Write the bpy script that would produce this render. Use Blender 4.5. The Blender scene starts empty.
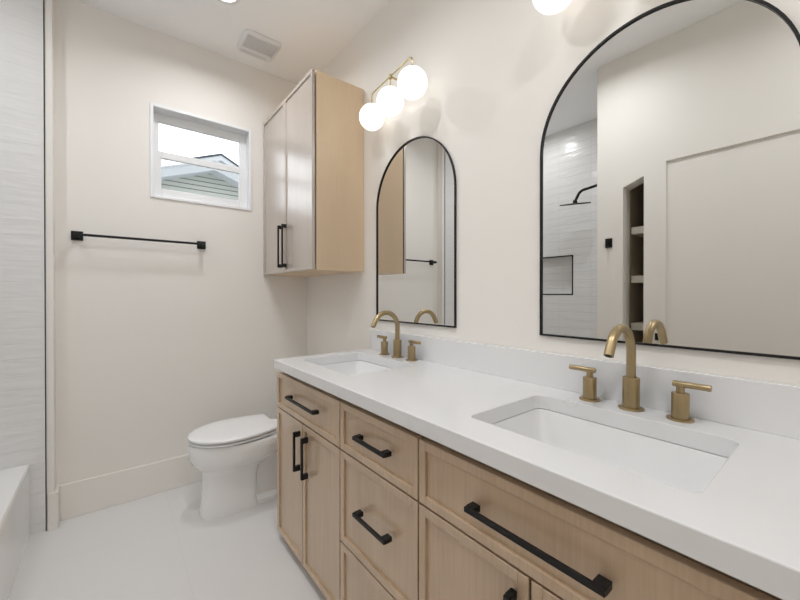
import bpy, bmesh, math, random
from mathutils import Vector, Matrix
S = bpy.context.scene
COL = S.collection
PI = math.pi
random.seed(4)

# ------------------------------------------------------------------ camera
cd = bpy.data.cameras.new('camera'); cam = bpy.data.objects.new('camera', cd); COL.objects.link(cam)
cam.location = (-1.180, -2.641, 1.209)
cam.rotation_euler = (PI/2-math.radians(.271), 0, -math.radians(38.533))
cd.sensor_fit = 'HORIZONTAL'; cd.sensor_width = 36.0; cd.lens = 36.0*360.7/800.0
cd.shift_x = 0.0; cd.shift_y = -3.82/800.0
cd.clip_start = 0.01; cd.clip_end = 200
S.camera = cam

# ------------------------------------------------------------------ world, exposure
w = bpy.data.worlds.new('sky'); S.world = w; w.use_nodes = True
nt = w.node_tree; nt.nodes.clear()
wo = nt.nodes.new('ShaderNodeOutputWorld'); bg = nt.nodes.new('ShaderNodeBackground')
tc = nt.nodes.new('ShaderNodeTexCoord'); nz = nt.nodes.new('ShaderNodeTexNoise'); nz.inputs['Scale'].default_value = 2.5
rp = nt.nodes.new('ShaderNodeValToRGB')
rp.color_ramp.elements[0].position = .3; rp.color_ramp.elements[0].color = (.86, .92, .97, 1)
rp.color_ramp.elements[1].position = .7; rp.color_ramp.elements[1].color = (.98, .99, 1.0, 1)
nt.links.new(tc.outputs['Generated'], nz.inputs['Vector']); nt.links.new(nz.outputs['Fac'], rp.inputs['Fac'])
nt.links.new(rp.outputs['Color'], bg.inputs['Color']); nt.links.new(bg.outputs['Background'], wo.inputs['Surface'])
bg.inputs['Strength'].default_value = 2.2
S.view_settings.view_transform = 'Standard'; S.view_settings.look = 'None'
S.view_settings.gamma = 1.0; S.view_settings.use_curve_mapping = False
S.view_settings.exposure = 0.10
S.cycles.max_bounces = 10; S.cycles.diffuse_bounces = 7; S.cycles.glossy_bounces = 5
S.cycles.transparent_max_bounces = 12; S.cycles.sample_clamp_indirect = 6.0
S.cycles.caustics_reflective = False; S.cycles.caustics_refractive = False

DOWN_W = 6.3          # watts of each recessed downlight
SHOWER_W = 4.2
GLOBE = 0.85           # radiance of the opal globes
DOWN_COL = (.965, .985, 1.02)

# ------------------------------------------------------------------ materials
def mat(name, color, rough=.5, metal=0.0, coat=0.0, emit=None, spec=None):
    m = bpy.data.materials.new(name); m.use_nodes = True
    b = m.node_tree.nodes['Principled BSDF']
    b.inputs['Base Color'].default_value = (*color, 1); b.inputs['Roughness'].default_value = rough
    b.inputs['Metallic'].default_value = metal; b.inputs['Coat Weight'].default_value = coat
    if spec is not None: b.inputs['Specular IOR Level'].default_value = spec
    if emit:
        b.inputs['Emission Color'].default_value = (*emit[0], 1); b.inputs['Emission Strength'].default_value = emit[1]
    return m
def N(m, t, **kw):
    n = m.node_tree.nodes.new(t)
    for k, v in kw.items(): setattr(n, k, v)
    return n
def LK(m, a, b): m.node_tree.links.new(a, b)
def BS(m): return m.node_tree.nodes['Principled BSDF']
def mixcol(m, fac, a, b):
    x = N(m, 'ShaderNodeMix', data_type='RGBA')
    LK(m, fac, x.inputs[0]); x.inputs[6].default_value = (*a, 1); x.inputs[7].default_value = (*b, 1)
    LK(m, x.outputs[2], BS(m).inputs['Base Color']); return x

def paint(name, c, scale=350, bump=.03, rough=.6):
    m = mat(name, c, rough, spec=.3)
    t = N(m, 'ShaderNodeTexCoord'); n = N(m, 'ShaderNodeTexNoise'); n.inputs['Scale'].default_value = scale
    b = N(m, 'ShaderNodeBump'); b.inputs['Strength'].default_value = bump; b.inputs['Distance'].default_value = .002
    LK(m, t.outputs['Object'], n.inputs['Vector']); LK(m, n.outputs['Fac'], b.inputs['Height']); LK(m, b.outputs['Normal'], BS(m).inputs['Normal'])
    return m

M = {}
M['wall'] = paint('wall_paint', (.855, .825, .78))
M['ceil'] = paint('ceiling_paint', (.94, .94, .935))
M['trim'] = paint('trim_paint', (.855, .825, .78), 200, .01, .4)
M['closet'] = paint('closet_brown_shaded', (.30, .25, .18), 120, .05, .6)  # brown darkened in colour to stand for the unlit closet's shade
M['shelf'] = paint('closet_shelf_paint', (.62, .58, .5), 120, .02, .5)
M['black'] = mat('matte_black_metal', (.007, .0065, .0065), .45, 0, spec=.35)
M['gap'] = mat('dark_gap', (.05, .035, .022), .8)
M['white_vinyl'] = mat('white_vinyl', (.86, .87, .88), .3)
M['ceramic'] = mat('white_ceramic', (.90, .90, .90), .12, coat=.4)
M['seat'] = mat('white_seat_plastic', (.90, .90, .905), .22)
M['acrylic'] = mat('white_acrylic_tub', (.85, .85, .845), .15, coat=.3)
M['sink'] = mat('white_vitreous_sink', (.86, .86, .86), .1, coat=.4)
M['chrome'] = mat('chrome', (.8, .8, .8), .1, 1)
M['vent'] = mat('white_grille_plastic', (.82, .82, .82), .4)
M['ventdark'] = mat('grille_shade', (.70, .70, .70), .7)
M['brass2'] = mat('polished_brass', (.47, .385, .18), .28, 1)
M['bulb'] = mat('downlight_lens', (.9, .9, .9), .5, emit=((1, .98, .95), 4.0))
M['globe'] = mat('opal_glass_globe', (.9, .9, .88), .25, emit=((1.0, .955, .89), GLOBE))
M['cardinal'] = mat('caulk_white', (.8, .8, .79), .5)

# mirror
M['mirror'] = mat('mirror_silver', (.80, .805, .795), .0, 1)
# glass (thin pane: mostly clear with a faint reflection)
g = bpy.data.materials.new('window_glass'); g.use_nodes = True; g.node_tree.nodes.clear()
go = N(g, 'ShaderNodeOutputMaterial'); tr = N(g, 'ShaderNodeBsdfTransparent'); gl = N(g, 'ShaderNodeBsdfGlossy'); mx = N(g, 'ShaderNodeMixShader'); fr = N(g, 'ShaderNodeFresnel')
gl.inputs['Roughness'].default_value = .0; fr.inputs['IOR'].default_value = 1.3
LK(g, fr.outputs[0], mx.inputs[0]); LK(g, tr.outputs[0], mx.inputs[1]); LK(g, gl.outputs[0], mx.inputs[2]); LK(g, mx.outputs[0], go.inputs['Surface'])
M['glass'] = g

# brushed brass
m = mat('brushed_brass', (.42, .325, .185), .33, 1); M['brass'] = m
t = N(m, 'ShaderNodeTexCoord'); mp = N(m, 'ShaderNodeMapping'); mp.inputs['Scale'].default_value = (40, 40, 900); n = N(m, 'ShaderNodeTexNoise'); n.inputs['Scale'].default_value = 1
b = N(m, 'ShaderNodeBump'); b.inputs['Strength'].default_value = .06; b.inputs['Distance'].default_value = .001
LK(m, t.outputs['Object'], mp.inputs['Vector']); LK(m, mp.outputs['Vector'], n.inputs['Vector']); LK(m, n.outputs['Fac'], b.inputs['Height']); LK(m, b.outputs['Normal'], BS(m).inputs['Normal'])

# oak with vertical grain
def oak(name, c1, c2, rough=.38, coat=.8):
    m = mat(name, c1, rough, coat=coat)
    BS(m).inputs['Coat Roughness'].default_value = .2; BS(m).inputs['Coat IOR'].default_value = 1.6
    t = N(m, 'ShaderNodeTexCoord'); mp = N(m, 'ShaderNodeMapping'); mp.inputs['Scale'].default_value = (150, 150, 5)
    n = N(m, 'ShaderNodeTexNoise'); n.inputs['Scale'].default_value = 1; n.inputs['Detail'].default_value = 4; n.inputs['Roughness'].default_value = .6
    mp2 = N(m, 'ShaderNodeMapping'); mp2.inputs['Scale'].default_value = (9, 9, .9)
    n2 = N(m, 'ShaderNodeTexNoise'); n2.inputs['Scale'].default_value = 1; n2.inputs['Detail'].default_value = 2
    ad = N(m, 'ShaderNodeMath', operation='MULTIPLY_ADD'); ad.inputs[1].default_value = .55
    sc = N(m, 'ShaderNodeMath', operation='MULTIPLY'); sc.inputs[1].default_value = .45
    rr = N(m, 'ShaderNodeMapRange'); rr.inputs[1].default_value = .35; rr.inputs[2].default_value = .65
    LK(m, t.outputs['Object'], mp.inputs['Vector']); LK(m, mp.outputs['Vector'], n.inputs['Vector'])
    LK(m, t.outputs['Object'], mp2.inputs['Vector']); LK(m, mp2.outputs['Vector'], n2.inputs['Vector'])
    LK(m, n2.outputs['Fac'], sc.inputs[0]); LK(m, n.outputs['Fac'], ad.inputs[0]); LK(m, sc.outputs[0], ad.inputs[2]); LK(m, ad.outputs[0], rr.inputs[0])
    mixcol(m, rr.outputs[0], c1, c2)
    b = N(m, 'ShaderNodeBump'); b.inputs['Strength'].default_value = .12; b.inputs['Distance'].default_value = .0006
    LK(m, n.outputs['Fac'], b.inputs['Height']); LK(m, b.outputs['Normal'], BS(m).inputs['Normal'])
    return m
M['oak'] = oak('light_oak', (.50, .355, .23), (.60, .445, .305))
M['oak_door'] = oak('satin_oak_greyed_sheen', (.43, .365, .31), (.49, .42, .365), .36, 1.0); BS(M['oak_door']).inputs['Coat Roughness'].default_value = .27; BS(M['oak_door']).inputs['Coat IOR'].default_value = 2.5  # same oak, base colour greyed to paint in the reflected sheen
M['oak_side'] = oak('light_oak_panel', (.70, .53, .355), (.745, .58, .40), .42, .08)

# quartz
m = mat('white_quartz', (.80, .80, .805), .18, coat=.1); M['quartz'] = m
t = N(m, 'ShaderNodeTexCoord'); n = N(m, 'ShaderNodeTexNoise'); n.inputs['Scale'].default_value = 2.2; n.inputs['Detail'].default_value = 6; n.inputs['Distortion'].default_value = 1.6
ab = N(m, 'ShaderNodeMath', operation='SUBTRACT'); ab.inputs[1].default_value = .5
a2 = N(m, 'ShaderNodeMath', operation='ABSOLUTE'); rr = N(m, 'ShaderNodeMapRange'); rr.inputs[1].default_value = 0; rr.inputs[2].default_value = .012; rr.inputs[3].default_value = .16; rr.inputs[4].default_value = 0
n3 = N(m, 'ShaderNodeTexNoise'); n3.inputs['Scale'].default_value = 1.7; r3 = N(m, 'ShaderNodeMapRange'); r3.inputs[1].default_value = .56; r3.inputs[2].default_value = .68
mu = N(m, 'ShaderNodeMath', operation='MULTIPLY')
LK(m, t.outputs['Object'], n.inputs['Vector']); LK(m, t.outputs['Object'], n3.inputs['Vector']); LK(m, n.outputs['Fac'], ab.inputs[0]); LK(m, ab.outputs[0], a2.inputs[0]); LK(m, a2.outputs[0], rr.inputs[0])
LK(m, n3.outputs['Fac'], r3.inputs[0]); LK(m, rr.outputs[0], mu.inputs[0]); LK(m, r3.outputs[0], mu.inputs[1])
mixcol(m, mu.outputs[0], (.80, .80, .805), (.47, .45, .44))

# wall tile (glazed, hand-made waviness); axis = horizontal coordinate index of the wall
def tile(name, axis):
    m = mat(name, (.80, .795, .785), .16, coat=.2)
    t = N(m, 'ShaderNodeTexCoord'); sp = N(m, 'ShaderNodeSeparateXYZ'); cb = N(m, 'ShaderNodeCombineXYZ')
    LK(m, t.outputs['Object'], sp.inputs[0]); LK(m, sp.outputs[axis], cb.inputs[0]); LK(m, sp.outputs[2], cb.inputs[1])
    br = N(m, 'ShaderNodeTexBrick'); br.offset = 0
    br.inputs['Scale'].default_value = 1; br.inputs['Brick Width'].default_value = .305; br.inputs['Row Height'].default_value = .0765
    br.inputs['Mortar Size'].default_value = .0012; br.inputs['Mortar Smooth'].default_value = .3
    br.inputs['Color1'].default_value = (.80, .795, .785, 1); br.inputs['Color2'].default_value = (.785, .78, .77, 1); br.inputs['Mortar'].default_value = (.76, .755, .745, 1)
    o2 = N(m, 'ShaderNodeMapping'); o2.inputs['Location'].default_value = (.222, .03, 0); LK(m, cb.outputs[0], o2.inputs['Vector']); LK(m, o2.outputs[0], br.inputs['Vector']); LK(m, br.outputs['Color'], BS(m).inputs['Base Color'])
    mp = N(m, 'ShaderNodeMapping'); mp.inputs['Scale'].default_value = (6, 30, 1); n = N(m, 'ShaderNodeTexNoise'); n.inputs['Scale'].default_value = 1; n.inputs['Detail'].default_value = 1.5
    LK(m, cb.outputs[0], mp.inputs['Vector']); LK(m, mp.outputs['Vector'], n.inputs['Vector'])
    iv = N(m, 'ShaderNodeMath', operation='MULTIPLY_ADD'); iv.inputs[1].default_value = -.35
    LK(m, br.outputs['Fac'], iv.inputs[0]); LK(m, n.outputs['Fac'], iv.inputs[2])
    b = N(m, 'ShaderNodeBump'); b.inputs['Strength'].default_value = .7; b.inputs['Distance'].default_value = .005
    LK(m, iv.outputs[0], b.inputs['Height']); LK(m, b.outputs['Normal'], BS(m).inputs['Normal'])
    return m
M['tile_x'] = tile('glazed_tile_end_wall', 0); M['tile_y'] = tile('glazed_tile_long_wall', 1)

# floor: large pale porcelain
m = mat('pale_porcelain', (.74, .735, .725), .28); M['floor'] = m
t = N(m, 'ShaderNodeTexCoord'); mp = N(m, 'ShaderNodeMapping'); mp.inputs['Location'].default_value = (.93, 1.6, 0)
br = N(m, 'ShaderNodeTexBrick'); br.offset = 0
br.inputs['Scale'].default_value = 1; br.inputs['Brick Width'].default_value = .61; br.inputs['Row Height'].default_value = 1.22; br.inputs['Mortar Size'].default_value = .0015; br.inputs['Mortar Smooth'].default_value = .5
br.inputs['Color1'].default_value = (.745, .74, .73, 1); br.inputs['Color2'].default_value = (.735, .73, .72, 1); br.inputs['Mortar'].default_value = (.69, .685, .675, 1)
LK(m, t.outputs['Object'], mp.inputs['Vector']); LK(m, mp.outputs['Vector'], br.inputs['Vector']); LK(m, br.outputs['Color'], BS(m).inputs['Base Color'])

# neighbour's house
m = mat('lap_siding', (.36, .38, .35), .7); M['siding'] = m
t = N(m, 'ShaderNodeTexCoord'); sp = N(m, 'ShaderNodeSeparateXYZ'); md = N(m, 'ShaderNodeMath', operation='FRACT'); mu = N(m, 'ShaderNodeMath', operation='MULTIPLY'); mu.inputs[1].default_value = 1/.068
LK(m, t.outputs['Object'], sp.inputs[0]); LK(m, sp.outputs[2], mu.inputs[0]); LK(m, mu.outputs[0], md.inputs[0])
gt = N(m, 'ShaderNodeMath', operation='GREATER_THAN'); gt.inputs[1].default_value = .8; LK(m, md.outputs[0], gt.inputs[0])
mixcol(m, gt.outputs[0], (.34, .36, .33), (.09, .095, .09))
M['siding2'] = mat('pale_far_siding', (.42, .44, .46), .7)
M['fascia'] = mat('grey_painted_fascia', (.31, .335, .35), .6)
M['fascia2'] = mat('white_fascia', (.44, .455, .47), .6)
M['shingle'] = mat('dark_shingle', (.04, .05, .065), .9)

# ------------------------------------------------------------------ mesh helpers (everything is given in world coordinates)
def new(): return bmesh.new()
def box(bm, lo, hi, bev=0, seg=2):
    lo = Vector(lo); hi = Vector(hi); a = Vector(map(min, lo, hi)); b_ = Vector(map(max, lo, hi))
    r = bmesh.ops.create_cube(bm, size=1.0, matrix=Matrix.Translation((a+b_)/2) @ Matrix.Diagonal((*(b_-a), 1)))
    if bev:
        es = list({e for v in r['verts'] for e in v.link_edges})
        bmesh.ops.bevel(bm, geom=es, offset=bev, segments=seg, affect='EDGES', profile=.5)
def rings(bm, rs, close=True, cap=(True, True)):
    vr = [[bm.verts.new(p) for p in r] for r in rs]
    n = len(vr[0])
    for a, b_ in zip(vr, vr[1:]):
        for i in range(n if close else n-1):
            bm.faces.new((a[i], a[(i+1) % n], b_[(i+1) % n], b_[i]))
    if cap[0]: bm.faces.new(list(reversed(vr[0])))
    if cap[1]: bm.faces.new(vr[-1])
    return vr
def lathe(bm, prof, c, axis='z', n=32, cap=(True, True)):
    c = Vector(c); rs = []
    for r, h in prof:
        ring = []
        for i in range(n):
            a = 2*PI*i/n; u, v = r*math.cos(a), r*math.sin(a)
            ring.append(c + (Vector((u, v, h)) if axis == 'z' else Vector((h, u, v)) if axis == 'x' else Vector((v, h, u))))
        rs.append(ring)
    rings(bm, rs, True, cap)
def tube(bm, pts, r, n=16, cap=True):
    pts = [Vector(p) for p in pts]; rs = []; up = None
    for i, p in enumerate(pts):
        t = (pts[min(i+1, len(pts)-1)] - pts[max(i-1, 0)]).normalized()
        if up is None:
            up = Vector((0, 0, 1)) if abs(t.z) < .9 else Vector((0, 1, 0))
        s = t.cross(up).normalized(); up = s.cross(t).normalized()
        rs.append([p + r*(math.cos(2*PI*k/n)*s + math.sin(2*PI*k/n)*up) for k in range(n)])
    rings(bm, rs, True, (cap, cap))
def prism(bm, poly, ax, a, b_):
    """poly of 2-D points (the two axes other than ax, in order) extruded along ax from a to b"""
    def P(p, v):
        q = list(p); q.insert(ax, v); return Vector(q)
    rings(bm, [[P(p, a) for p in poly], [P(p, b_) for p in poly]])
def rrect(x0, x1, y0, y1, r, z, n=6):
    out = []
    for cx, cy, a0 in ((x1-r, y1-r, 0), (x0+r, y1-r, PI/2), (x0+r, y0+r, PI), (x1-r, y0+r, 1.5*PI)):
        for k in range(n+1):
            a = a0 + PI/2*k/n; out.append(Vector((cx+r*math.cos(a), cy+r*math.sin(a), z)))
    return out
def wpos(o):
    p = Vector(o.location)
    while o.parent: o = o.parent; p += o.location
    return p
def obj(name, bm, m, parent=None, origin=None, smooth=None, bevel=0):
    bmesh.ops.recalc_face_normals(bm, faces=bm.faces)
    me = bpy.data.meshes.new(name); o = bpy.data.objects.new(name, me); COL.objects.link(o)
    off = Vector((0, 0, 0))
    if parent: o.parent = parent; off = wpos(parent)
    elif origin is not None: o.location = origin; off = Vector(origin)
    if off.length: bmesh.ops.translate(bm, verts=bm.verts, vec=-off)
    bm.to_mesh(me); bm.free(); me.materials.append(m)
    if smooth is not None:
        me.polygons.foreach_set('use_smooth', [True]*len(me.polygons))
        me.set_sharp_from_angle(angle=math.radians(smooth))
    if bevel:
        bv = o.modifiers.new('edge', 'BEVEL'); bv.width = bevel; bv.segments = 2; bv.limit_method = 'ANGLE'; bv.angle_limit = math.radians(50)
    return o
def tag(o, label=None, cat=None, group=None, kind=None):
    if label: o['label'] = label
    if cat: o['category'] = cat
    if group: o['group'] = group
    if kind: o['kind'] = kind
    return o
def thing(name, loc, label, cat, group=None):
    o = bpy.data.objects.new(name, None); COL.objects.link(o); o.location = loc; o.empty_display_size = .05
    return tag(o, label, cat, group)
def struct(name, bm, m, label, cat, parent=None, **kw):
    o = obj(name, bm, m, parent, **kw)
    if parent is None: tag(o, label, cat, kind='structure')
    return o
def dup(root, loc, label):
    r = root.copy(); COL.objects.link(r); r.location = loc; r['label'] = label
    for ch in list(root.children):
        c = ch.copy(); COL.objects.link(c); c.parent = r
        for g_ in list(ch.children):
            d = g_.copy(); COL.objects.link(d); d.parent = c
    return r

# ------------------------------------------------------------------ dimensions
CE = 2.81            # ceiling
YN = -3.35           # wall behind the camera
XL = -1.524           # left wall (shelf closet, door)
XT = -2.27           # tiled long wall of the tub alcove
YW = -1.50           # tub side of the wing wall
BUMP = -.073         # furred-out end of the window wall
XB = -1.419; XTR = -1.447

# ------------------------------------------------------------------ room shell
bm = new(); box(bm, (-2.45, YN-.1, -.1), (.1, .12, 0)); struct('floor', bm, M['floor'], 'pale large-format porcelain tile floor', 'floor')
bm = new(); box(bm, (-2.45, YN-.1, CE), (.1, .12, CE+.1)); struct('ceiling', bm, M['ceil'], 'flat white painted ceiling', 'ceiling')
bm = new(); box(bm, (0, YN-.1, 0), (.1, .12, CE)); struct('wall_right', bm, M['wall'], 'warm white wall holding both arched mirrors', 'wall')
WX0, WX1, WZ0, WZ1 = -1.002, -.412, 1.795, 2.365
bm = new()
for lo, hi in (((-2.45, 0, 0), (WX0, .12, CE)), ((WX1, 0, 0), (0, .12, CE)), ((WX0, 0, 0), (WX1, .12, WZ0)), ((WX0, 0, WZ1), (WX1, .12, CE))): box(bm, lo, hi)
struct('wall_far', bm, M['wall'], 'warm white far wall with the small window', 'wall')
bm = new(); box(bm, (XTR-.0015, BUMP, 0), (XB, 0, CE), .002); struct('wall_far_return', bm, M['wall'], 'narrow furred-out strip of wall beside the shower tile', 'wall')
bm = new(); box(bm, (XT, BUMP-.004, 0), (XTR-.0045, 0, CE)); struct('wall_shower_end', bm, M['tile_x'], 'glazed white tile end wall of the tub alcove', 'wall')
bm = new(); box(bm, (XTR-.0045, BUMP-.0052, 0), (XTR-.0015, -.02, CE)); struct('trim_1', bm, M['black'], 'thin black metal strip edging the shower tile', 'trim')
# long tiled wall with a niche
NY0, NY1, NZ0, NZ1 = -.975, -.47, 1.205, 1.588
bm = new()
for lo, hi in (((XT-.1, YW, 0), (XT, NY0, CE)), ((XT-.1, NY1, 0), (XT, 0, CE)), ((XT-.1, NY0, 0), (XT, NY1, NZ0)), ((XT-.1, NY0, NZ1), (XT, NY1, CE)), ((XT-.13, NY0, NZ0), (XT-.09, NY1, NZ1))): box(bm, lo, hi)
struct('wall_shower_long', bm, M['tile_y'], 'glazed white tile long wall behind the tub', 'wall')
bm = new(); e = .011
for lo, hi in (((XT-.02, NY0, NZ0), (XT+.003, NY0+e, NZ1)), ((XT-.02, NY1-e, NZ0), (XT+.003, NY1, NZ1)), ((XT-.02, NY0, NZ0), (XT+.003, NY1, NZ0+e)), ((XT-.02, NY0, NZ1-e), (XT+.003, NY1, NZ1))): box(bm, lo, hi)
struct('trim_2', bm, M['black'], 'black metal edging round the shower niche', 'trim')
# wing wall: tile on the shower side
bm = new(); box(bm, (XT-.1, YW-.008, 0), (XL-.012, YW, CE)); struct('wall_shower_wing', bm, M['tile_x'], 'tiled shower wall that carries the shower head', 'wall')
# left wall with the shelf closet opening and the flush door recess
KY0, KY1 = -1.671, -1.794; DY0, DY1, DZ = -1.913, -2.76, 2.04
bm = new()
box(bm, (XT-.1, KY0, 0), (XL, YW-.008, CE))
prism(bm, [(KY0, 1.93), (KY1, 1.979), (KY1, CE), (KY0, CE)], 0, XL-.12, XL)
box(bm, (XL-.12, DY0, 0), (XL, KY1, CE))
box(bm, (XL-.12, DY1, DZ), (XL, DY0, CE)); box(bm, (XL-.12, YN, 0), (XL, DY1, CE))
struct('wall_left', bm, M['wall'], 'warm white left wall with shelf closet and flush door', 'wall')
bm = new(); box(bm, (XL-.06, DY1, 0), (XL-.014, DY0, DZ)); struct('door_1', bm, M['trim'], 'flush white recessed door panel in the left wall', 'door')
# closet interior
bm = new()
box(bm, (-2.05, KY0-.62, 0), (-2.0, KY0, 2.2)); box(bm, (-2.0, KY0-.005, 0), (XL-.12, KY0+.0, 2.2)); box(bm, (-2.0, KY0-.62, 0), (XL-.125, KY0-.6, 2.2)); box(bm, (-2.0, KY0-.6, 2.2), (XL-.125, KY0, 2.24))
struct('wall_closet', bm, M['closet'], 'brown interior of the shelf closet, unlit dimness put into its colour', 'wall')
bm = new(); box(bm, (-2.45, YN-.1, 0), (0, YN, CE)); struct('wall_near', bm, M['wall'], 'warm white wall behind the camera', 'wall')

# baseboards
def baseb(name, lo, hi, label):
    bm = new(); box(bm, lo, hi, .003); struct(name, bm, M['trim'], label, 'baseboard')
BH = .19
baseb('baseboard_far', (XB+.015, -.015, 0), (-.015, 0, BH), 'tall white baseboard under the window')
bm = new(); box(bm, (XTR+.004, BUMP-.015, 0), (XB+.015, BUMP, BH), .003); box(bm, (XB, BUMP, 0), (XB+.015, -.0, BH), .003)
struct('baseboard_return', bm, M['trim'], 'short stepped baseboard beside the shower tile', 'baseboard')
baseb('baseboard_right', (-.015, -.85, 0), (0, 0, BH), 'white baseboard behind the toilet')
baseb('baseboard_left', (XL, KY1+.0, 0), (XL+.015, DY0, BH), 'white baseboard between closet and door')

# window
bm = new(); cw = .018
for lo, hi in (((WX0, -.008, WZ0), (WX0+cw, .118, WZ1)), ((WX1-cw, -.008, WZ0), (WX1, .118, WZ1)), ((WX0+cw, -.008, WZ0), (WX1-cw, .118, WZ0+cw)), ((WX0+cw, -.008, WZ1-cw), (WX1-cw, .118, WZ1))): box(bm, lo, hi, .003)
win = struct('window_1', bm, M['white_vinyl'], 'small white single-hung window looking out on a gabled house', 'window')
def frame(bm, x0, x1, z0, z1, y0, y1, l, r, b_, t_):
    box(bm, (x0, y0, z0), (x0+l, y1, z1), .003); box(bm, (x1-r, y0, z0), (x1, y1, z1), .003)
    box(bm, (x0+l, y0, z0), (x1-r, y1, z0+b_), .003); box(bm, (x0+l, y0, z1-t_), (x1-r, y1, z1), .003)
bm = new(); frame(bm, WX0+cw, WX1-cw, 2.075, WZ1-cw, .072, .1, .033, .043, .03, .055); us = obj('upper_sash', bm, M['white_vinyl'], win)
bm = new(); box(bm, (WX0+cw+.03, .086, 2.10), (WX1-cw-.03, .09, WZ1-cw-.05)); obj('pane', bm, M['glass'], us)
bm = new(); frame(bm, WX0+cw, WX1-cw, WZ0+cw, 2.1, .040, .070, .043, .053, .055, .042); ls = obj('lower_sash', bm, M['white_vinyl'], win)
bm = new(); box(bm, (WX0+cw+.04, .053, WZ0+cw+.05), (WX1-cw-.04, .057, 2.062)); obj('pane', bm, M['glass'], ls)

# ------------------------------------------------------------------ neighbour's houses outside the window
h = thing('neighbour_house', (.02, 4.5, 0), 'neighbour house gable with grey lap siding and pale rake boards', 'house')
pk = 3.08; sl = .36; xp = -.01; Y0 = 3.5
bm = new(); prism(bm, [(xp-3.4, -1), (xp+3.4, -1), (xp+3.4, pk-3.4*sl), (xp, pk), (xp-3.4, pk-3.4*sl)], 1, Y0, Y0+3); obj('siding_wall', bm, M['siding'], h)
for sg in (-1, 1):
    bm = new(); x2 = xp+sg*3.7
    prism(bm, [(xp, pk+.02), (x2, pk+.02-3.7*sl), (x2, pk-.02-3.7*sl), (xp, pk-.02)], 1, Y0-.32, Y0+3); obj('soffit', bm, M['fascia'], h)
    bm = new(); prism(bm, [(xp, pk+.06), (x2, pk+.06-3.7*sl), (x2, pk-.06-3.7*sl), (xp, pk-.06)], 1, Y0-.35, Y0-.32); obj('rake_board', bm, M['fascia'], h)
    bm = new(); prism(bm, [(xp, pk+.085), (x2, pk+.085-3.7*sl), (x2, pk+.06-3.7*sl), (xp, pk+.06)], 1, Y0-.36, Y0+3); obj('roof', bm, M['fascia'], h)
h2 = thing('far_house', (.5, 9, 0), 'farther house with white gable and dark roof edge above the neighbour roof', 'house')
pk = 4.86; xp = 1.06; Y0 = 8.0; SL = {-1: .40, 1: .52}; RN = {-1: .74, 1: 2.2}
bm = new(); prism(bm, [(xp+2.0, -1), (xp+2.0, pk-2.0*.52-.1), (xp, pk-.1), (xp-.6, pk-.6*.40-.1), (xp-.6, -1)], 1, Y0, Y0+5); obj('siding_wall', bm, M['siding2'], h2)
for sg in (-1, 1):
    k_ = SL[sg]*RN[sg]; x2 = xp+sg*RN[sg]
    bm = new(); prism(bm, [(xp, pk), (x2, pk-k_), (x2, pk-.13-k_), (xp, pk-.13)], 1, Y0-.3, Y0+5); obj('rake_board', bm, M['fascia2'], h2)
    bm = new(); prism(bm, [(xp, pk+.05), (x2, pk+.05-k_), (x2, pk-k_), (xp, pk)], 1, Y0-.32, Y0+5); obj('roof', bm, M['shingle'], h2)
bm = new(); box(bm, (xp-.03, Y0-.03, 2), (xp+.03, Y0+.02, pk-.13)); obj('corner_board', bm, M['shingle'], h2)

# ------------------------------------------------------------------ slim-shaker fronts and bar pulls (fronts face -x)
def shaker(bm, xf, y0, y1, z0, z1, fw=.024, th=.019, rec=.008):
    """front at x=xf (facing -x); y0>y1"""
    ya, yb = max(y0, y1), min(y0, y1)
    box(bm, (xf+rec, yb+fw-.004, z0+fw-.004), (xf+th-.002, ya-fw+.004, z1-fw+.004))
    for lo, hi in (((xf, ya-fw, z0), (xf+th, ya, z1)), ((xf, yb, z0), (xf+th, yb+fw, z1)), ((xf, yb+fw, z0), (xf+th, ya-fw, z0+fw)), ((xf, yb+fw, z1-fw), (xf+th, ya-fw, z1))): box(bm, lo, hi, .0012, 1)
def pull(bm, xf, y0, z0, y1, z1, out=.03, wd=.011):
    """black flat bar pull between two post centres on plane xf"""
    hz = abs(y0-y1) > abs(z0-z1); h_ = wd/2; p = .011
    ya, yb, za, zb = min(y0, y1), max(y0, y1), min(z0, z1), max(z0, z1)
    if hz:
        box(bm, (xf-out, ya-p, za-h_), (xf-out+.009, yb+p, za+h_), .001)
        for y in (ya, yb): box(bm, (xf-out+.008, y-p, za-h_*1.25), (xf+.0005, y+p, za+h_*1.25), .001)
    else:
        box(bm, (xf-out, ya-h_, za-p), (xf-out+.009, ya+h_, zb+p), .001)
        for z in (za, zb): box(bm, (xf-out+.008, ya-h_*1.25, z-p), (xf+.0005, ya+h_*1.25, z+p), .001)

# ------------------------------------------------------------------ wall cabinet over the toilet
CY = -.814; CZ0, CZ1 = 1.345, 2.435
uc = thing('wall_cabinet', (0, -.407, CZ0), 'tall light oak two-door wall cabinet above the toilet', 'cabinet')
bm = new(); xf = -.3075
box(bm, (xf, CY, CZ0), (-.002, CY+.018, CZ1), .0015); box(bm, (xf, -.02, CZ0), (-.002, -.002, CZ1)); box(bm, (xf, CY+.018, CZ1-.018), (-.002, -.02, CZ1)); box(bm, (xf, CY+.018, CZ0), (-.002, -.02, CZ0+.018)); box(bm, (-.02, CY+.018, CZ0+.018), (-.002, -.02, CZ1-.018)); box(bm, (xf, -.42, CZ0+.018), (-.28, -.39, CZ1-.018))
box(bm, (xf+.004, CY+.018, CZ0+.6), (-.02, -.02, CZ0+.615))
obj('body', bm, M['oak_side'], uc)
for i, (ya, yb, hy) in enumerate(((-.004, -.403, -.372), (-.409, CY+.001, -.440))):
    bm = new(); shaker(bm, -.334, ya, yb, CZ0+.002, CZ1-.001, .02, .017); d = obj('door', bm, M['oak_door'], uc)
    bm = new(); pull(bm, -.334, hy, 1.39, hy, 1.635); obj('handle', bm, M['black'], d)

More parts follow.
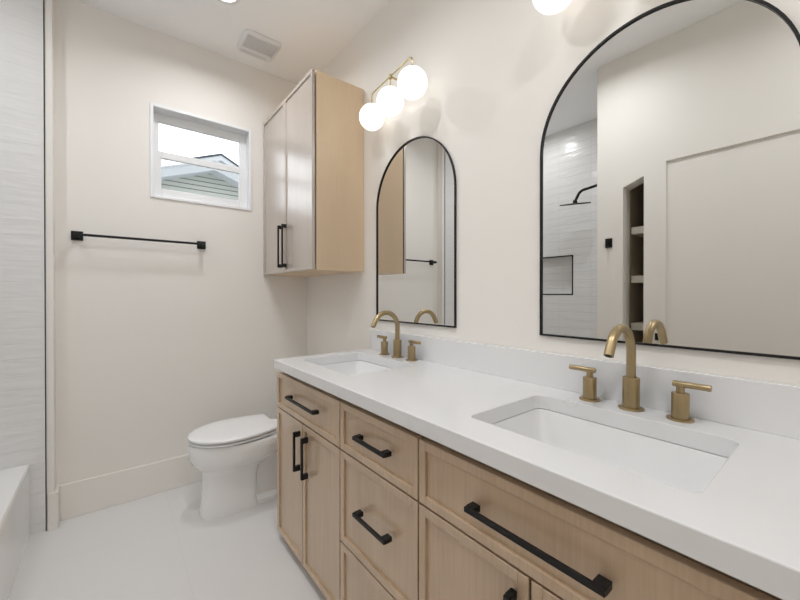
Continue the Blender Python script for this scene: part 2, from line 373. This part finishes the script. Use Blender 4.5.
# ------------------------------------------------------------------ vanity
FX = -.545; VY0, VY1 = -.862, -2.63; VZ0, VZ1 = .040, .828; H = .895; CB = .852
va = thing('vanity_cabinet', (-.28, -1.75, 0), 'long light oak double vanity with slim shaker drawers and doors', 'cabinet')
bm = new(); bx = FX+.027
box(bm, (bx, VY0-.018, VZ0), (-.004, VY0, CB-.001), .001); box(bm, (bx, VY1, VZ0), (-.004, VY1+.018, CB-.001), .001)
for y in (-1.497, -1.921): box(bm, (bx+.03, y-.009, VZ0), (-.02, y+.009, CB-.001))
box(bm, (bx, VY1+.018, VZ0), (-.004, VY0-.018, VZ0+.018)); box(bm, (-.012, VY1+.018, VZ0+.018), (-.004, VY0-.018, CB-.001))
box(bm, (bx+.019, VY1+.018, CB-.09), (bx+.029, VY0-.018, CB-.001)); box(bm, (bx+.03, VY1+.018, .64), (bx+.05, VY0-.018, .668)); box(bm, (bx+.03, -1.912, .31), (bx+.05, -1.506, .34))
obj('body', bm, M['oak'], va)
bm = new(); box(bm, (bx+.055, VY1+.03, 0), (bx+.07, VY0-.05, VZ0)); box(bm, (bx+.07, VY0-.065, 0), (-.02, VY0-.05, VZ0)); box(bm, (bx+.07, VY1+.03, 0), (-.02, VY1+.045, VZ0)); obj('toe_kick', bm, M['oak'], va)
G = .003
def front(name, ya, yb, za, zb, hd):
    bm = new(); shaker(bm, FX, ya-G, yb+G, za+G, zb-G); d = obj(name, bm, M['oak'], va)
    bm = new(); pull(bm, FX, *hd); obj('handle', bm, M['black'], d)
C1, C2, C3, C4 = VY0, -1.497, -1.921, VY1
R1, R2 = .655, .327
front('drawer', C1, C2, R1, VZ1, (-1.057, .745, -1.322, .745))
ms = -1.17
front('door', C1, ms, VZ0, R1, (ms+.028, .456, ms+.028, .604)); front('door', ms, C2, VZ0, R1, (ms-.053, .452, ms-.053, .602))
front('drawer', C2, C3, R1, VZ1, (-1.642, .744, -1.793, .744)); front('drawer', C2, C3, R2, R1, (-1.642, .495, -1.795, .495)); front('drawer', C2, C3, VZ0, R2, (-1.642, .17, -1.795, .17))
front('drawer', C3, C4, R1, VZ1, (-2.118, .735, -2.388, .735))
m3 = -2.250
front('door', C3, m3, VZ0, R1, (m3+.035, .46, m3+.035, .60)); front('door', m3, C4, VZ0, R1, (m3-.035, .46, m3-.035, .60))

# countertop with two cut-outs
SX0, SX1 = -.464, -.130
SK = [(-1.432, -.967), (-2.492, -2.024)]
TY0, TY1 = -.894, -2.66
bm = new()
def slab(z):
    loops = [[Vector((-.57, TY1, z)), Vector((-.002, TY1, z)), Vector((-.002, TY0, z)), Vector((-.57, TY0, z))]] + [rrect(SX0, SX1, a, b_, .024, z) for a, b_ in SK]
    es = []; lv = []
    for lp in loops:
        vs = [bm.verts.new(p) for p in lp]; lv.append(vs)
        es += [bm.edges.new((vs[i], vs[(i+1) % len(vs)])) for i in range(len(vs))]
    bmesh.ops.triangle_fill(bm, edges=es, use_beauty=True, use_dissolve=False)
    return lv
t_, b_ = slab(H), slab(CB)
for a, c in zip(t_, b_):
    for i in range(len(a)): bm.faces.new((a[i], a[(i+1) % len(a)], c[(i+1) % len(a)], c[i]))
tag(obj('countertop', bm, M['quartz'], origin=(-.28, -1.77, CB), bevel=.0025), 'long white quartz countertop with two sink cut-outs on the oak vanity', 'countertop')
bm = new(); box(bm, (-.021, TY1, H), (-.0015, TY0-.022, 1.009), .0015)
tag(obj('backsplash', bm, M['quartz'], origin=(-.01, -1.77, H)), 'low white quartz backsplash strip along the wall under the mirrors', 'backsplash')

def sink(yc, label):
    s = thing('sink', (-.301, yc, CB-.15), label, 'sink', 'undermount sinks')
    y0, y1 = yc-.234, yc+.234
    bm = new()
    def rr_(dx, z, r): return rrect(SX0-dx, SX1+dx, y0-dx, y1+dx, r, z)
    rings(bm, [rr_(.02, CB-.0012, .04), rr_(-.0, CB-.0012, .024), rr_(-.003, CB-.01, .027), rr_(-.012, CB-.09, .04), rr_(-.022, CB-.118, .045), rr_(-.045, CB-.132, .05), rr_(-.13, CB-.139, .02)], True, (False, True))
    rings(bm, [rr_(.02, CB-.0012, .04), rr_(.02, CB-.012, .04), rr_(.008, CB-.02, .04), rr_(.0, CB-.10, .045), rr_(-.03, CB-.15, .05)], True, (False, True))
    obj('basin', bm, M['sink'], s, smooth=40)
    bm = new(); lathe(bm, [(.001, CB-.136), (.017, CB-.136), (.021, CB-.1375), (.021, CB-.141)], (-.301, yc, 0)); obj('drain', bm, M['brass'], s, smooth=40)
    return s
sink(-1.1995, 'white rectangular undermount sink at the toilet end of the countertop')
sink(-2.258, 'white rectangular undermount sink under the larger-looking near mirror')

# faucets
def faucet(yc):
    x = -.066
    f = thing('faucet', (x, yc, H), 'brushed brass three-piece faucet behind the sink in the foreground', 'faucet', 'brass widespread faucets')
    bm = new(); lathe(bm, [(.001, H), (.030, H), (.031, H+.002), (.031, H+.004), (.029, H+.0055), (.0207, H+.0055), (.0207, H+.085), (.0197, H+.087), (.001, H+.086)], (x, yc, 0), n=40); obj('spout_base', bm, M['brass'], f, smooth=35)
    bm = new(); r = .070; zs = 1.050; A = math.radians(150); pts = [(x, yc, H+.08), (x, yc, .99)]
    for k in range(25):
        a = A*k/24; pts.append((x-r+r*math.cos(a), yc, zs+r*math.sin(a)))
    l = Vector(pts[-1]); tdir = Vector((-math.sin(A), 0, math.cos(A))); pts.append(tuple(l+tdir*.034))
    tube(bm, pts, .0116, 24); sp_ = obj('spout', bm, M['brass'], f, smooth=40)
    e_ = Vector(pts[-1]); bm = new(); tube(bm, [e_-tdir*.0005, e_+tdir*.0012], .008, 20); obj('aerator', bm, M['black'], sp_, smooth=40)
    for sg in (1, -1):
        yh = yc+sg*.11
        bm = new(); lathe(bm, [(.001, H), (.028, H), (.0285, H+.002), (.0285, H+.004), (.027, H+.005), (.0188, H+.005), (.0188, H+.066), (.0178, H+.0675), (.009, H+.0675), (.009, H+.085), (.001, H+.085)], (x, yh, 0), n=36); hb = obj('handle', bm, M['brass'], f, smooth=35)
        bm = new(); lathe(bm, [(.001, -.016*1), (.0068, -.016), (.0076, -.0148), (.0076, .0585), (.0068, .060), (.001, .060)] if sg > 0 else [(.001, .016), (.0068, .016), (.0076, .0148), (.0076, -.0585), (.0068, -.060), (.001, -.060)], (x, yh, H+.089), axis='y', n=24); obj('lever', bm, M['brass'], hb, smooth=35)
    return f
f1 = faucet(-2.262)
dup(f1, (-.066, -1.221, H), 'brushed brass three-piece faucet behind the sink at the toilet end')

# ------------------------------------------------------------------ arched mirrors
def arch(yc, hw, z0, zs, n=40):
    p = [(yc-hw, z0), (yc+hw, z0)]
    for k in range(n+1):
        a = PI*k/n; p.append((yc+hw*math.cos(a), zs+hw*math.sin(a)))
    return p
def mirror(yc, hw, z0, zs, label):
    fw = .006
    m_ = thing('wall_mirror', (-.001, yc, z0), label, 'mirror', 'arched wall mirrors')
    out = arch(yc, hw, z0, zs); inn = arch(yc, hw-fw, z0+fw, zs)
    bm = new(); n = len(out)
    R = [[(-.001, *p) for p in out], [(-.010, *p) for p in out], [(-.010, *p) for p in inn], [(-.001, *p) for p in inn]]
    v = [[bm.verts.new(p) for p in r] for r in R]
    for k in range(4):
        a, c = v[k], v[(k+1) % 4]
        for i in range(n): bm.faces.new((a[i], a[(i+1) % n], c[(i+1) % n], c[i]))
    obj('frame', bm, M['black'], m_)
    bm = new(); mid = arch(yc, hw-fw*.6, z0+fw*.6, zs)
    prism(bm, mid, 0, -.0042, -.0012); obj('mirror_glass', bm, M['mirror'], m_)
mirror(-1.256, .302, 1.063, 1.684, 'black framed arched mirror beside the oak wall cabinet')
mirror(-2.268, .311, 1.066, 1.690, 'black framed arched mirror that reflects the shower and door, over the foreground faucet')

# ------------------------------------------------------------------ globe wall lights
def vlight(yc, sk, dz, label):
    """sk: how far the end globes sit out of line, the fixture being turned slightly on its arm"""
    L = thing('wall_light', (0, yc, 2.245), label, 'light', 'three-globe wall lights')
    x = -.120; zb = 2.270+dz; hs = .184; zg = 2.148+dz; br_ = .0034
    def at(t, z): return (x+sk*t/hs, yc+t, z)
    bm = new(); pts = [at(hs, zb-.06)]
    for k in range(7):
        a = PI/2*k/6; pts.append(at(hs-.022+.022*math.cos(a), zb-.022+.022*math.sin(a)))
    for k in range(7):
        a = PI/2*k/6; pts.append(at(-hs+.022-.022*math.sin(a), zb-.022+.022*math.cos(a)))
    pts.append(at(-hs, zb-.06)); tube(bm, pts, br_, 12); tube(bm, [(x, yc, zb), (x, yc, zb-.06)], br_, 12); obj('bar', bm, M['brass2'], L, smooth=40)
    bm = new(); lathe(bm, [(.001, -.012), (.006, -.012), (.0075, -.009), (.0075, .006), (.006, .009), (.001, .009)], (x, yc, zb), axis='z', n=20); tube(bm, [(x, yc, zb), (-.02, yc, zb)], .0045, 12); obj('arm', bm, M['brass2'], L, smooth=40)
    bm = new(); lathe(bm, [(.001, -.022), (.05, -.022), (.055, -.018), (.055, -.001), (.001, -.001)], (0, yc, zb), axis='x', n=36); obj('wall_plate', bm, M['brass2'], L, smooth=35)
    for k in (1, 0, -1):
        p = at(k*hs, 0); R = .0672
        bm = new(); lathe(bm, [(.001, zg+R+.012), (.006, zg+R+.012), (.0075, zg+R+.006), (.0085, zg+R-.004), (.001, zg+R-.004)], p, n=20); obj('globe_cap', bm, M['brass2'], L, smooth=40)
        bm = new(); bmesh.ops.create_uvsphere(bm, u_segments=40, v_segments=24, radius=R, matrix=Matrix.Translation((p[0], p[1], zg))); obj('globe', bm, M['globe'], L, smooth=180)
vlight(-1.234, .016, 0, 'brass three-globe wall light above the mirror beside the wall cabinet')
vlight(-2.244, .016, .014, 'brass three-globe wall light at the top edge above the foreground mirror')

# ------------------------------------------------------------------ toilet
TYC = -.42
to = thing('toilet', (-.45, TYC, 0), 'white elongated toilet with closed lid between vanity and far wall', 'toilet')
def egg(xf, xb, hw, z, n=48, p=2.0, pb=2.6, fx=.55):
    """closed outline, pointed round front at xf (-x), squarer back at xb"""
    xm = xf + (xb-xf)*fx; out = []
    for i in range(n):
        a = 2*PI*i/n; c, s = math.cos(a), math.sin(a)
        e_ = p if c < 0 else pb
        ax = (xm-xf) if c < 0 else (xb-xm)
        out.append(Vector((xm + ax*math.copysign(abs(c)**(2/e_), c), TYC + hw*math.copysign(abs(s)**(2/e_), s), z)))
    return out
bm = new()
rings(bm, [egg(-.812, -.525, .100, 0, p=2.6, pb=7), egg(-.813, -.525, .101, .006, p=2.6, pb=7), egg(-.804, -.526, .095, .06, p=2.6, pb=7), egg(-.798, -.527, .092, .12, p=2.5, pb=7), egg(-.797, -.524, .094, .18, p=2.4, pb=6), egg(-.800, -.51, .100, .225, p=2.3, pb=5), egg(-.812, -.47, .117, .25, p=2.2, pb=3.6), egg(-.832, -.43, .140, .268, p=2.1, pb=3.2), egg(-.850, -.39, .160, .29, p=2.1, pb=3), egg(-.861, -.35, .172, .32, pb=3), egg(-.866, -.32, .178, .355, pb=3), egg(-.866, -.32, .179, .390, pb=3), egg(-.860, -.325, .173, .3985, pb=3)])
# trapway, foot and tank shelf behind the pedestal
rings(bm, [egg(-.56, -.10, .088, 0, p=5, pb=5), egg(-.56, -.10, .088, .02, p=5, pb=5), egg(-.56, -.12, .050, .035, p=5, pb=5), egg(-.56, -.14, .045, .2, p=5, pb=5), egg(-.50, -.06, .09, .30, p=5, pb=5), egg(-.38, -.02, .12, .345, p=5, pb=6), egg(-.31, -.012, .15, .36, p=5, pb=7), egg(-.31, -.012, .15, .398, p=5, pb=7)])
obj('bowl', bm, M['ceramic'], to, smooth=50)
def lidline(d, z, xb=-.422, n=40):
    """seat outline inset by d: round front, sides drawing in to a straight back edge"""
    xm = -.645; ax = .222-d; hw = .181-d; hb = .132-d*.8; xe = xb-d*.5; out = []
    for i in range(n+1):
        a = PI/2 + PI*i/n; out.append(Vector((xm+ax*math.cos(a), TYC+hw*math.sin(a), z)))
    side = []
    for i in range(1, 11):
        t = i/10; side.append((xm+(xe-xm)*t, hw+(hb-hw)*t*t))
    side[-1] = (xe-.006, side[-1][1]); side.append((xe, hb-.008))
    out += [Vector((x, TYC-y, z)) for x, y in side] + [Vector((x, TYC+y, z)) for x, y in reversed(side)]
    return out
bm = new(); rings(bm, [lidline(.016, .4030, -.424), lidline(.003, .4080, -.424), lidline(.001, .4150, -.424), lidline(.016, .4175, -.424)]); obj('seat', bm, M['seat'], to, smooth=40)
bm = new(); rings(bm, [lidline(.014, .4225), lidline(.001, .4265), lidline(0, .436), lidline(.005, .4415), lidline(.022, .4440), lidline(.09, .4460)]); obj('lid', bm, M['seat'], to, smooth=40)
for s_ in (-1, 1):
    bm = new(); lathe(bm, [(.001, -.022), (.006, -.022), (.007, -.019), (.007, .019), (.006, .022), (.001, .022)], (-.412, TYC+s_*.07, .412), axis='y', n=20); obj('hinge', bm, M['seat'], to, smooth=40)
bm = new(); rings(bm, [rrect(-.205, -.02, TYC-.19, TYC+.19, .03, .399), rrect(-.21, -.02, TYC-.2, TYC+.2, .03, .5), rrect(-.215, -.02, TYC-.21, TYC+.21, .03, .72)]); obj('tank', bm, M['ceramic'], to, smooth=40)
bm = new(); rings(bm, [rrect(-.222, -.017, TYC-.217, TYC+.217, .03, .7205), rrect(-.224, -.016, TYC-.219, TYC+.219, .03, .726), rrect(-.224, -.016, TYC-.219, TYC+.219, .03, .746), rrect(-.217, -.02, TYC-.212, TYC+.212, .03, .753)]); obj('tank_lid', bm, M['ceramic'], to, smooth=40)
bm = new(); box(bm, (-.235, TYC+.1, .655), (-.228, TYC+.17, .668), .002); lathe(bm, [(.001, -.236), (.01, -.236), (.012, -.215)], (0, TYC+.16, .661), axis='x', n=16); obj('flush_lever', bm, M['chrome'], to, smooth=40)

# ------------------------------------------------------------------ bathtub
tb = thing('bathtub', (-1.9, -.79, 0), 'white alcove bathtub with flat apron beside the tiled wall', 'bathtub')
TX0, TX1, TYA, TYB, TZ = XT+.002, -1.508, YW+.002, BUMP-.006, .362
bm = new()
o1 = rrect(TX0, TX1, TYA, TYB, .006, TZ-.004); o2 = rrect(TX0+.003, TX1-.003, TYA+.003, TYB-.003, .006, TZ)
rings(bm, [rrect(TX0, TX1, TYA, TYB, .006, TZ-.035), o1, o2, rrect(TX0+.07, TX1-.085, TYA+.08, TYB-.075, .09, TZ), rrect(TX0+.08, TX1-.095, TYA+.09, TYB-.085, .09, TZ-.012), rrect(TX0+.13, TX1-.13, TYA+.18, TYB-.16, .1, .10), rrect(TX0+.18, TX1-.18, TYA+.24, TYB-.22, .1, .07)], True, (False, True))
obj('basin', bm, M['acrylic'], tb, smooth=40)
bm = new(); box(bm, (TX1-.03, TYA, 0), (TX1, TYB, TZ-.0345), .002); obj('apron', bm, M['acrylic'], tb)
bm = new(); lathe(bm, [(.001, .0735), (.03, .0735), (.032, .071)], (-1.9, TYA+.32, 0)); obj('drain', bm, M['black'], tb, smooth=40)

# ------------------------------------------------------------------ towel bar, hook, plate
tw = thing('towel_bar', (-1.03, 0, 1.529), 'black towel bar on square posts on the far wall beside the window', 'towel bar')
for x in (-1.331, -.729):
    bm = new(); box(bm, (x-.025, -.009, 1.504), (x+.025, -.0005, 1.554), .0015); box(bm, (x-.012, -.062, 1.517), (x+.012, -.008, 1.541), .0015); obj('post', bm, M['black'], tw)
bm = new(); box(bm, (-1.343, -.074, 1.5225), (-.717, -.061, 1.5355), .0015); obj('bar', bm, M['black'], tw)
hk = thing('robe_hook', (XL, -1.585, 1.565), 'square black robe hook on the wall between shower and shelf closet', 'hook')
bm = new(); box(bm, (XL+.0005, -1.607, 1.533), (XL+.009, -1.563, 1.597), .0015); obj('plate', bm, M['black'], hk)
bm = new(); box(bm, (XL+.009, -1.592, 1.548), (XL+.04, -1.578, 1.562), .0015); box(bm, (XL+.034, -1.592, 1.548), (XL+.04, -1.578, 1.58), .0015); obj('peg', bm, M['black'], hk)
bm = new(); box(bm, (XL+.0005, -1.885, .92), (XL+.012, -1.86, .965), .002); tag(obj('latch_plate', bm, M['black'], origin=(XL, -1.872, .94)), 'small black plate low on the wall beside the flush door', 'plate')

# closet shelves
for z, lab in ((1.651, 'topmost painted shelf in the dim wall closet'), (1.314, 'middle painted shelf in the dim wall closet'), (.987, 'lowest painted shelf visible in the dim wall closet')):
    bm = new(); box(bm, (-1.998, KY0-.598, z-.024), (XL-.13, KY0-.007, z+.024), .001)
    tag(obj('closet_shelf', bm, M['shelf'], origin=(-1.8, -1.97, z-.024)), lab, 'shelf', 'closet shelves')

# shower head
sh = thing('shower_head', (-1.9, YW, 2.09), 'black rain shower head on a bent arm from the tiled wing wall', 'shower head')
bm = new(); a0 = [(-1.9, YW+.001, 2.10), (-1.9, YW+.14, 2.095), (-1.9, YW+.25, 2.083)]
for k in range(1, 9):
    a = math.radians(62)*k/8; a0.append((-1.9, YW+.25+.06*math.sin(a), 2.083-.06*(1-math.cos(a))))
q_ = Vector(a0[-1]); a0.append(tuple(q_+Vector((0, math.cos(math.radians(62))*.06, -math.sin(math.radians(62))*.06))))
tube(bm, a0, .011, 16); obj('arm', bm, M['black'], sh, smooth=40)
e_ = Vector(a0[-1])
bm = new(); lathe(bm, [(.001, .001), (.028, .001), (.03, .006), (.012, .012), (.001, .012)], (-1.9, YW, 2.10), axis='y', n=24); obj('flange', bm, M['black'], sh, smooth=40)
bm = new(); lathe(bm, [(.001, .012), (.014, .012), (.018, -.004), (.018, -.012), (.118, -.016), (.12, -.018), (.12, -.024), (.118, -.026), (.001, -.026)], (0, 0, 0), n=48); bmesh.ops.rotate(bm, verts=bm.verts, cent=(0, 0, 0), matrix=Matrix.Rotation(math.radians(13), 3, Vector((.43, .9, 0)))); bmesh.ops.translate(bm, verts=bm.verts, vec=e_); obj('head', bm, M['black'], sh, smooth=35)

# ------------------------------------------------------------------ ceiling: exhaust fan and downlights
fx0, fx1, fy0, fy1 = -.555, -.324, -.369, -.139
ev = thing('exhaust_fan', (-.44, -.253, CE), 'square white bathroom exhaust fan grille in the ceiling over the toilet', 'vent')
bm = new(); rings(bm, [rrect(fx0, fx1, fy0, fy1, .035, CE-.0005), rrect(fx0+.001, fx1-.001, fy0+.001, fy1-.001, .035, CE-.010), rrect(fx0+.012, fx1-.012, fy0+.012, fy1-.012, .028, CE-.020)]); obj('cover', bm, M['vent'], ev, smooth=40)
gx0, gx1, gy0, gy1 = fx0+.020, fx1-.020, fy0+.020, fy1-.078
bm = new(); rings(bm, [rrect(gx0, gx1, gy0, gy1, .015, CE-.0195), rrect(gx0, gx1, gy0, gy1, .015, CE-.0215)]); gr = obj('grille', bm, M['ventdark'], ev)
bm = new(); rings(bm, [rrect(fx0+.02, fx1-.045, fy1-.046, fy1-.018, .008, CE-.0195), rrect(fx0+.02, fx1-.045, fy1-.046, fy1-.018, .008, CE-.0215)]); obj('slot', bm, M['ventdark'], ev)
bm = new(); n_ = 18
for k in range(n_):
    x = gx0+.004+(gx1-gx0-.008)*k/(n_-1); box(bm, (x-.0025, gy0+.004, CE-.0245), (x+.0025, gy1-.004, CE-.021))
for k in range(10):
    y = gy0+.006+(gy1-gy0-.012)*k/9; box(bm, (gx0+.002, y-.0025, CE-.0245), (gx1-.002, y+.0025, CE-.021))
obj('slats', bm, M['vent'], gr)

def downlight(x, y, label, watts, beam=172):
    d = thing('recessed_downlight', (x, y, CE), label, 'light', 'recessed ceiling downlights')
    bm = new(); lathe(bm, [(.055, CE-.0005), (.078, CE-.0005), (.078, CE-.003), (.074, CE-.006), (.058, CE-.006), (.055, CE-.003)], (x, y, 0), n=40, cap=(False, False)); obj('trim_ring', bm, M['vent'], d, smooth=40)
    bm = new(); lathe(bm, [(.001, CE-.004), (.056, CE-.004), (.056, CE-.001)], (x, y, 0), n=40, cap=(True, False)); obj('lens', bm, M['bulb'], d, smooth=40)
    ld = bpy.data.lights.new('downlight_lamp', 'AREA'); ld.shape = 'DISK'; ld.size = .12; ld.spread = math.radians(beam); ld.energy = watts; ld.color = DOWN_COL
    lo = bpy.data.objects.new('lamp', ld); COL.objects.link(lo); lo.parent = d; lo.location = (0, 0, -.008)
    return d
downlight(-.71, -.56, 'round recessed ceiling light near the exhaust fan', DOWN_W*.78, 155)
downlight(-1.03, -1.62, 'added unseen round ceiling light over the floor beside the vanity', DOWN_W*.95, 160)  # unseen lamp, position guessed, added only to light the room
downlight(-.92, -2.9, 'added unseen round ceiling light behind the camera', DOWN_W*1.0, 160)  # added out of view to brighten the near end of the room
downlight(-1.86, -.75, 'round recessed ceiling light over the bathtub', SHOWER_W)
